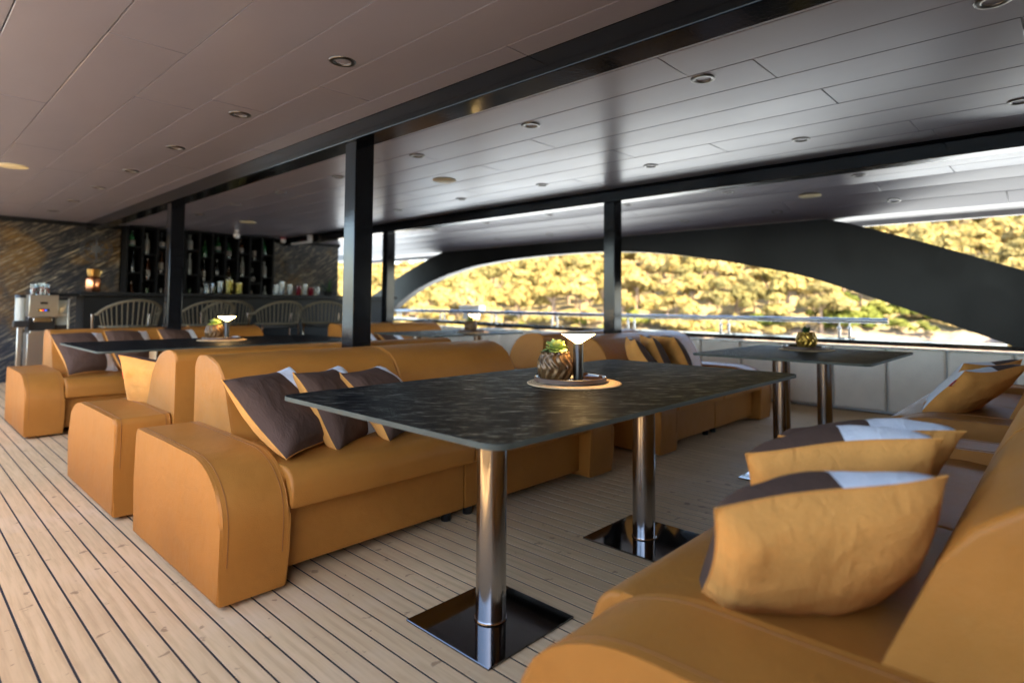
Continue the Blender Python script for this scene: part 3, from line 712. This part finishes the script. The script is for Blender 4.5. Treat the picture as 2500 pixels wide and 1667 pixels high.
# glasses etc on the bar
def tumbler(r, h, liquid=None): return [(r * .8, 0), (r * .85, .004), (r, h), (r - .003, h), (r * .78, .010)]
def onbar(px, w_, h_, mat, label, y=8.75, nm='drinking_glass', cat='glass', group='glasses on the bar'):
    tag(obj(nm, latheme(nm, tumbler(w_, h_), mat, 18), None, (px, y, 1.1855)), label, cat, group)
for i, (x, w_, h_, mt, l) in enumerate(((2.63, .045, .22, 'glass_clear', 'tall clear jar with straws on the bar, leftmost'), (3.03, .075, .14, 'glass_clear', 'wide clear bowl glass on the bar beside the carafes'), (3.17, .04, .17, 'glass_clear', 'clear tumbler on the bar left of the yellow carafe'), (3.29, .05, .20, 'glass_yellow', 'tall yellow drink carafe on the bar'), (3.42, .045, .16, 'glass_yellow', 'shorter yellow drink glass on the bar'), (3.95, .04, .15, 'glass_clear', 'clear glass at the left of the right hand glass group'), (4.04, .045, .20, 'glass_clear', 'tallest clear glass of the right hand glass group'), (4.16, .04, .16, 'glass_clear', 'clear glass third in the right hand group'), (4.30, .045, .14, 'wine_red', 'red drink glass on the bar'), (4.40, .04, .17, 'glass_clear', 'clear glass right of the red drink'), (4.50, .05, .12, 'wine_red', 'wide glass of red drink near the bar plant'), (4.60, .04, .13, 'glass_clear', 'clear glass beside the bar plant'))):
    onbar(x, w_, h_, mt, l)
bm = bmesh.new(); rs = random.Random(3)
for i in range(6): tube(bm, [(rs.uniform(-.02, .02), rs.uniform(-.02, .02), .02), (rs.uniform(-.06, .06), rs.uniform(-.03, .03), .28)], .003, 5)
tag(obj('drinking_straws', finish(bm, 'drinking_straws', 'paper_label'), None, (2.63, 8.75, 1.188)), 'bunch of straws standing in the leftmost jar on the bar', 'straws')
# green sprig in carafe
bm = bmesh.new(); rs = random.Random(5)
for i in range(14):
    a = rs.uniform(0, 6.28); c0 = Vector((.05 * cos(a), .05 * sin(a), .25 + rs.uniform(-.02, .03))); u = Vector((cos(a), sin(a), .2)) * .03; q = Vector((-sin(a), cos(a), 0)) * .018
    bm.faces.new([bm.verts.new(c0 + z_) for z_ in (-u, q, u, -q)])
tube(bm, [(0, 0, .02), (.0, .0, .26)], .003, 5)
tag(obj('mint_sprig', finish(bm, 'mint_sprig', 'succulent_dark', 0), None, (3.31, 8.75, 1.19)), 'green sprig sticking out of the yellow carafe', 'garnish')
# agave on the bar
t = thing('agave_plant', 'dark spiky plant at the right end of the bar', 'plant', (4.82, 8.8, 1.186)); rs = random.Random(8)
obj('pot', latheme('pot', [(.06, 0), (.08, .07), (.075, .07), (.055, .01)], 'black_plastic', 20), t)
for i in range(20):
    a = i * 2.4; e = rs.uniform(.25, 1.35); L_ = rs.uniform(.26, .40); bm = bmesh.new(); g = []
    for k in range(6):
        s = k / 5; w_ = .016 * (1 - s) ** .7 + .0008; p = Vector((cos(a) * cos(e - .35 * s) * L_ * s, sin(a) * cos(e - .35 * s) * L_ * s, .05 + sin(e - .35 * s) * L_ * s)); q = Vector((-sin(a), cos(a), 0)) * w_
        g.append((bm.verts.new(p - q), bm.verts.new(p + Vector((0, 0, -.006 * (1 - s)))), bm.verts.new(p + q)))
    for A, B in zip(g, g[1:]):
        bm.faces.new((A[0], A[1], B[1], B[0])); bm.faces.new((A[1], A[2], B[2], B[1]))
    obj('leaf', finish(bm, 'leaf', 'plant_dark', 180), t)
# slim easel sign at bar end
bm = bmesh.new(); box(bm, -.10, .10, -.008, .008, 0, .42, .003, 1)
tag(obj('menu_board', finish(bm, 'menu_board', 'black_plastic'), None, (5.35, 8.8, 1.19), (R(-14), 0, R(-35))), 'small black leaning board at the right end of the bar', 'board')
# copper can
t = thing('copper_can', 'shiny copper milk can with handle on the left end of the bar', 'can', (1.74, 8.83, 1.1855))
obj('body', latheme('body', [(.074, 0), (.078, .006), (.078, .15), (.072, .165), (.058, .178), (.055, .19)], 'copper', 36), t)
obj('neck', latheme('neck', [(.055, .19), (.058, .20), (.066, .27), (.068, .275), (.062, .275), (.052, .195)], 'brass', 36), t)
bm = bmesh.new(); tube(bm, [(.068 * cos(a) , -.05, .255 - .09 * sin(a)) for a in [pi * i / 16 for i in range(17)]], .005, 8); obj('handle', finish(bm, 'handle', 'brass'), t)
# drink machine
t = thing('water_dispenser', 'tall steel drink machine with colored indicator lights beside the slate wall', 'machine', (1.21, 8.32, 0))
for nm, a, mt in (('upper_housing', (-.125, .125, 0, .30, .90, 1.135), 'satin_steel'), ('lower_cabinet', (-.125, .125, .05, .30, .0, .72), 'satin_steel'), ('recess', (-.115, .115, .10, .30, .721, .899), 'black_plastic'), ('tap_bar', (-.08, .08, .03, .09, .84, .885), 'chrome'), ('chrome_band', (-.127, .127, -.004, .20, .888, .899), 'chrome'), ('drip_tray', (-.11, .11, .0, .095, .721, .745), 'satin_steel'), ('display', (-.05, .05, -.004, -.0005, .955, .985), 'led_panel'), ('badge', (-.032, .032, -.004, -.0005, 1.035, 1.06), 'black_plastic')):
    obj(nm, boxme(nm, *a, mt, .003), t)
for x, c in ((-.028, 'led_amber'), (-.008, 'led_red'), (.014, 'led_blue')): obj('indicator_light', boxme('indicator_light', x - .006, x + .006, -.0065, -.0045, .964, .973, c), t)
t = thing('cup_dispenser', 'clear vertical cup tube with black base left of the drink machine', 'dispenser', (1.01, 8.30, 0))
obj('tube', latheme('tube', [(.045, .86), (.045, 1.10)], 'glass_pale', 24), t); obj('cap', latheme('cap', [(.048, 1.101), (.048, 1.125), (.04, 1.135)], 'black_plastic', 24), t)
obj('base', boxme('base', -.055, .075, -.05, .05, .79, .858, 'black_plastic', .005), t); obj('stand', boxme('stand', -.02, .02, -.02, .02, 0, .789, 'satin_steel', .004), t)
for i, (x, h_) in enumerate(((1.13, .10), (1.20, .115), (1.235, .10))):
    t = thing('coffee_glass', 'glass of dark coffee on the drink machine, %s of three' % ('leftmost', 'middle', 'rightmost')[i], 'glass', (x, 8.42, 1.1365), group='coffee glasses on the machine')
    obj('cup', latheme('cup', tumbler(.034, h_ + .02), 'glass_clear', 18), t); obj('coffee', latheme('coffee', [(.025, .011), (.030, h_ - .02)], 'wine_red', 18), t)
t = thing('juice_dispenser', 'steel framed glass cabinet under the left end of the bar', 'cabinet', (1.39, 8.50, 0))
for nm, a, mt in (('frame', (-.07, .075, .02, .3, .0, 1.11), 'black_plastic'), ('glass_front', (-.055, .06, .010, .019, .80, 1.08), 'glass_pale'), ('steel_side', (.062, .075, .0, .018, .2, 1.10), 'satin_steel'), ('shelf', (-.055, .06, .004, .009, .90, .93), 'satin_steel')):
    obj(nm, boxme(nm, *a, mt, .002), t)
# bar stools
def make_stool():
    t = bpy.data.objects.new('bar_stool', None); COL.objects.link(t)
    rail_ = [(.30 * cos(R(a)), .27 * sin(R(a)) - .02, .93 + .155 * max(0, sin(R(-a))) ** 1.1) for a in range(10, -191, -10)]
    bm = bmesh.new(); tube(bm, rail_, .014, 8); obj('back_rail', finish(bm, 'back_rail', 'rope'), t)
    low = [(.265 * cos(R(a)), .24 * sin(R(a)) - .01, .80) for a in range(10, -191, -10)]
    bm = bmesh.new(); tube(bm, low, .010, 6); obj('lower_rail', finish(bm, 'lower_rail', 'rope'), t)
    for i in range(2, 19):
        for s in (.001,):
            f = lambda L_: tuple(L_[i][q] + (L_[i + (1 if s > 0 else -1)][q] - L_[i][q]) * abs(s) for q in range(3))
            bm = bmesh.new(); tube(bm, [f(low), f(rail_)], .006, 5); obj('rope_strand', finish(bm, 'rope_strand', 'rope'), t)
    bm = bmesh.new(); lathe(bm, [(.20, .74), (.235, .75), (.24, .775), (.225, .80), (.0, .81)], 24, caps=False); obj('seat', finish(bm, 'seat', 'seat_dark'), t)
    for sx in (-1, 1):
        for sy in (-1, 1):
            bm = bmesh.new(); tube(bm, [(sx * .28, sy * .20 - .01, .93 if sy > 0 else .80), (sx * .27, sy * .20, .74), (sx * .25, sy * .22, 0)], .011, 8); obj('leg', finish(bm, 'leg', 'chrome'), t)
    bm = bmesh.new(); tube(bm, [(-.255, -.215, .28), (.255, -.215, .28), (.255, .215, .28), (-.255, .215, .28)], .008, 6, True); obj('foot_ring', finish(bm, 'foot_ring', 'chrome'), t)
    return t
s0 = make_stool()
for i, (x, y, r, l) in enumerate(((1.86, 7.75, .10, 'woven rope bar stool left of the near beam column, leftmost of five'), (2.66, 7.75, .05, 'woven rope bar stool behind the far left table lamp'), (3.05, 8.15, -.2, 'dark bar stool pushed in between the second and fourth'), (3.52, 7.75, .0, 'woven rope bar stool, second from the right in the row'), (4.15, 7.75, -.3, 'woven rope bar stool beside the thick column, rightmost in the row'))):
    o = s0 if i == 0 else copy_tree(s0); o.location = (x, y, 0); o.rotation_euler = (0, 0, r); tag(o, l, 'bar stool', 'bar stools along the bar')
# ceiling fittings near the bar
t = thing('globe_lamp', 'small white globe fitting under the ceiling before the bar', 'lamp', (3.68, 9.55, 2.19))
obj('stem', latheme('stem', [(.03, -.001), (.03, -.03), (.012, -.04)], 'white_plastic', 16), t); obj('globe', latheme('globe', [(.002, -.04)] + [(.048 * sin(R(a)), -.085 + .048 * cos(R(a))) for a in range(20, 180, 16)] + [(.001, -.133)], 'white_plastic', 20), t)
t = thing('alarm_beacon', 'small red alarm beacon under the ceiling right of the shelves', 'alarm', (4.62, 10.0, 2.19))
obj('base', latheme('base', [(.05, -.001), (.05, -.03)], 'red_plastic', 20), t); obj('dome', latheme('dome', [(.045, -.031), (.04, -.08), (.015, -.10)], 'white_plastic', 20), t)
t = thing('emergency_lamp', 'white emergency tube lamp hanging from the ceiling right of the alarm', 'lamp', (4.72, 9.25, 2.19))
obj('bracket', boxme('bracket', -.03, .03, -.03, .03, -.10, -.001, 'white_plastic', .004), t); obj('tube', boxme('tube', -.03, .03, -.02, .62, -.13, -.101, 'white_plastic', .012), t)

# white box on the rail
t = thing('white_box', 'bright white rectangular box mounted outside the hand rail', 'box', (6.98, 7.87, .83))
obj('body', boxme('body', 0, .16, -.26, .26, .10, .215, 'white_plastic', .012), t); obj('bracket', boxme('bracket', .02, .12, -.17, .17, -.03, .095, 'white_plastic', .008), t)

# ================================================================== OUTSIDE: sea, hillside, trees
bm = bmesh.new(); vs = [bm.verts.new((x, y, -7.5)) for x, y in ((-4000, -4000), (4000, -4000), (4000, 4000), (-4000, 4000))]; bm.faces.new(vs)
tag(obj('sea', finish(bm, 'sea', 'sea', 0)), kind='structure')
def r0(a): return 148 + 7 * noise.noise(Vector((a * .11, 3.3, 0))) + 3 * noise.noise(Vector((a * .5, 1.3, 0))) - .25 * max(0, 18 - a) - 14 * min(1, max(0, a - 12) / 10)
def steep(a): 
    s = 1. if a < 33 else (1 - .60 * min(1, (a - 33) / 19)); return s
def hgt(r, a):
    d = r - r0(a)
    if d < 0: return -7.8 + d * .05
    return -7.5 + 1.2 * min(1, d / 3) + steep(a) * (.29 * d - .00012 * d * d) + 2.2 * noise.noise(Vector((r * .03, a * .12, 2))) * min(1, d / 20)
bm = bmesh.new(); NA, NR = 150, 70; G = []
for i in range(NA + 1):
    a = -22 + 112 * i / NA; row = []
    for j in range(NR + 1):
        r = 116 + 396 * (j / NR) ** 1.35; z = hgt(r, a) + (.5 * noise.noise(Vector((r * .25, a * 1.3, 5))) if r - r0(a) < 25 else 0)
        row.append(bm.verts.new((r * cos(R(a)), r * sin(R(a)), z)))
    G.append(row)
for i in range(NA):
    for j in range(NR): bm.faces.new((G[i][j], G[i][j + 1], G[i + 1][j + 1], G[i + 1][j]))
tag(obj('hillside', finish(bm, 'hillside', 'terrain', 180)), kind='structure')
def crown_verts(seed, lobes, n, W, H, leaf):
    rs = random.Random(seed); V = []; Fc = []
    L_ = []
    for k in range(lobes):
        a = k * 2.4 + rs.uniform(-.4, .4); q = rs.uniform(.15, .75) if k else 0
        L_.append((Vector((q * W * cos(a), q * W * sin(a), H * (.42 + .50 * (1 - q) * rs.uniform(.6, 1.1)))), rs.uniform(.34, .52) * W))
    for i in range(n):
        c0, rr = L_[i % lobes]
        d = Vector((rs.gauss(0, 1), rs.gauss(0, 1), rs.gauss(0, 1))).normalized()
        if d.z < -.35: d.z *= -.6
        p = c0 + Vector((d.x, d.y, d.z * .62)) * rr * rs.uniform(.80, 1.06)
        u = (d + Vector((rs.uniform(-.7, .7), rs.uniform(-.7, .7), rs.uniform(-.4, .7)))).normalized(); e = u.orthogonal().normalized(); f = u.cross(e); ang = rs.uniform(0, 6.28); e, f = e * cos(ang) + f * sin(ang), f * cos(ang) - e * sin(ang)
        s = leaf * rs.uniform(.6, 1.3); b = len(V)
        V += [p + e * s * 1.2, p + f * s * .7, p - e * s * 1.1, p - f * s * .8]; Fc.append((b, b + 1, b + 2, b + 3))
    return V, Fc
def crown_mesh(name, seed, lobes, n, W, H, leaf, mat):
    V, Fc = crown_verts(seed, lobes, n, W, H, leaf); me = bpy.data.meshes.new(name); me.from_pydata([tuple(v) for v in V], [], Fc); me.materials.append(MATS[mat]); me.update(); return me
CR = [crown_mesh('crown', 20 + i, 6 + i % 3, 640, 3.5, 7.2, .40, 'pine_leaf') for i in range(6)]
SH = [crown_mesh('foliage', 50 + i, 5, 260, 1.7, 1.9, .26, 'shrub_leaf' if i < 4 else 'pine_leaf') for i in range(8)]
def trunk_mesh(seed):
    rs = random.Random(seed); bm = bmesh.new(); bx, by = rs.uniform(-.5, .5), rs.uniform(-.5, .5)
    tube(bm, [(0, 0, -.6), (bx * .3, by * .3, 2), (bx, by, 4.6), (bx * 1.2, by * 1.2, 6.2)], [.24, .2, .14, .05], 7)
    for k in range(4):
        a = rs.uniform(0, 6.28); z = rs.uniform(3.2, 4.6); tube(bm, [(bx * .8, by * .8, z), (bx + 1.2 * cos(a), by + 1.2 * sin(a), z + 1.), (bx + 2. * cos(a), by + 2. * sin(a), z + 1.4)], [.09, .06, .03], 5)
    return finish(bm, 'trunk', 'bark', 60)
TR = [trunk_mesh(i) for i in range(4)]
rs = random.Random(99); spots = []
r = 128.
while r < 340:
    a = -3.5
    while a < 66:
        aa = a + rs.uniform(-.35, .35) * 400 / r; rj = r + rs.uniform(-2.6, 2.6); bare = (aa < 15 and rj - r0(aa) < 24 + 10 * noise.noise(Vector((aa * .4, 0, 7))))
        if not bare and rj > r0(aa) + 2.5: spots.append((rj, aa))
        a += 7.2 / r * 57.3
    r += 7.4
spots.sort(key=lambda q: q[0])
vis = [q for q in spots if -1 < q[1] < 63]
big = set(vis[:300])
sV, sF = [], []
for r, a in spots:
    x, y, z = r * cos(R(a)), r * sin(R(a)), hgt(r, a); s = rs.uniform(.95, 1.6); rzt = rs.uniform(0, 6.28)
    if (r, a) in big:
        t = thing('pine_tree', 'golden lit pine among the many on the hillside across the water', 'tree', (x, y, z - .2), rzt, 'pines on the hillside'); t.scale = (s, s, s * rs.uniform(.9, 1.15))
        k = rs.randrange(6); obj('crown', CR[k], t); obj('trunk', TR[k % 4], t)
    else:
        V, Fc = crown_verts(rs.randrange(10000), 5, 190, 3.5, 7.2, .64); b = len(sV); cc, ss = cos(rzt), sin(rzt)
        sV += [(x + (v.x * cc - v.y * ss) * s, y + (v.x * ss + v.y * cc) * s, z + v.z * s) for v in V]; sF += [tuple(q + b for q in f) for f in Fc]
me = bpy.data.meshes.new('upper_wood'); me.from_pydata(sV, [], sF); me.materials.append(MATS['pine_leaf']); me.update()
tag(obj('upper_wood', me), 'dense golden wood covering the upper hillside', 'wood', kind='stuff')
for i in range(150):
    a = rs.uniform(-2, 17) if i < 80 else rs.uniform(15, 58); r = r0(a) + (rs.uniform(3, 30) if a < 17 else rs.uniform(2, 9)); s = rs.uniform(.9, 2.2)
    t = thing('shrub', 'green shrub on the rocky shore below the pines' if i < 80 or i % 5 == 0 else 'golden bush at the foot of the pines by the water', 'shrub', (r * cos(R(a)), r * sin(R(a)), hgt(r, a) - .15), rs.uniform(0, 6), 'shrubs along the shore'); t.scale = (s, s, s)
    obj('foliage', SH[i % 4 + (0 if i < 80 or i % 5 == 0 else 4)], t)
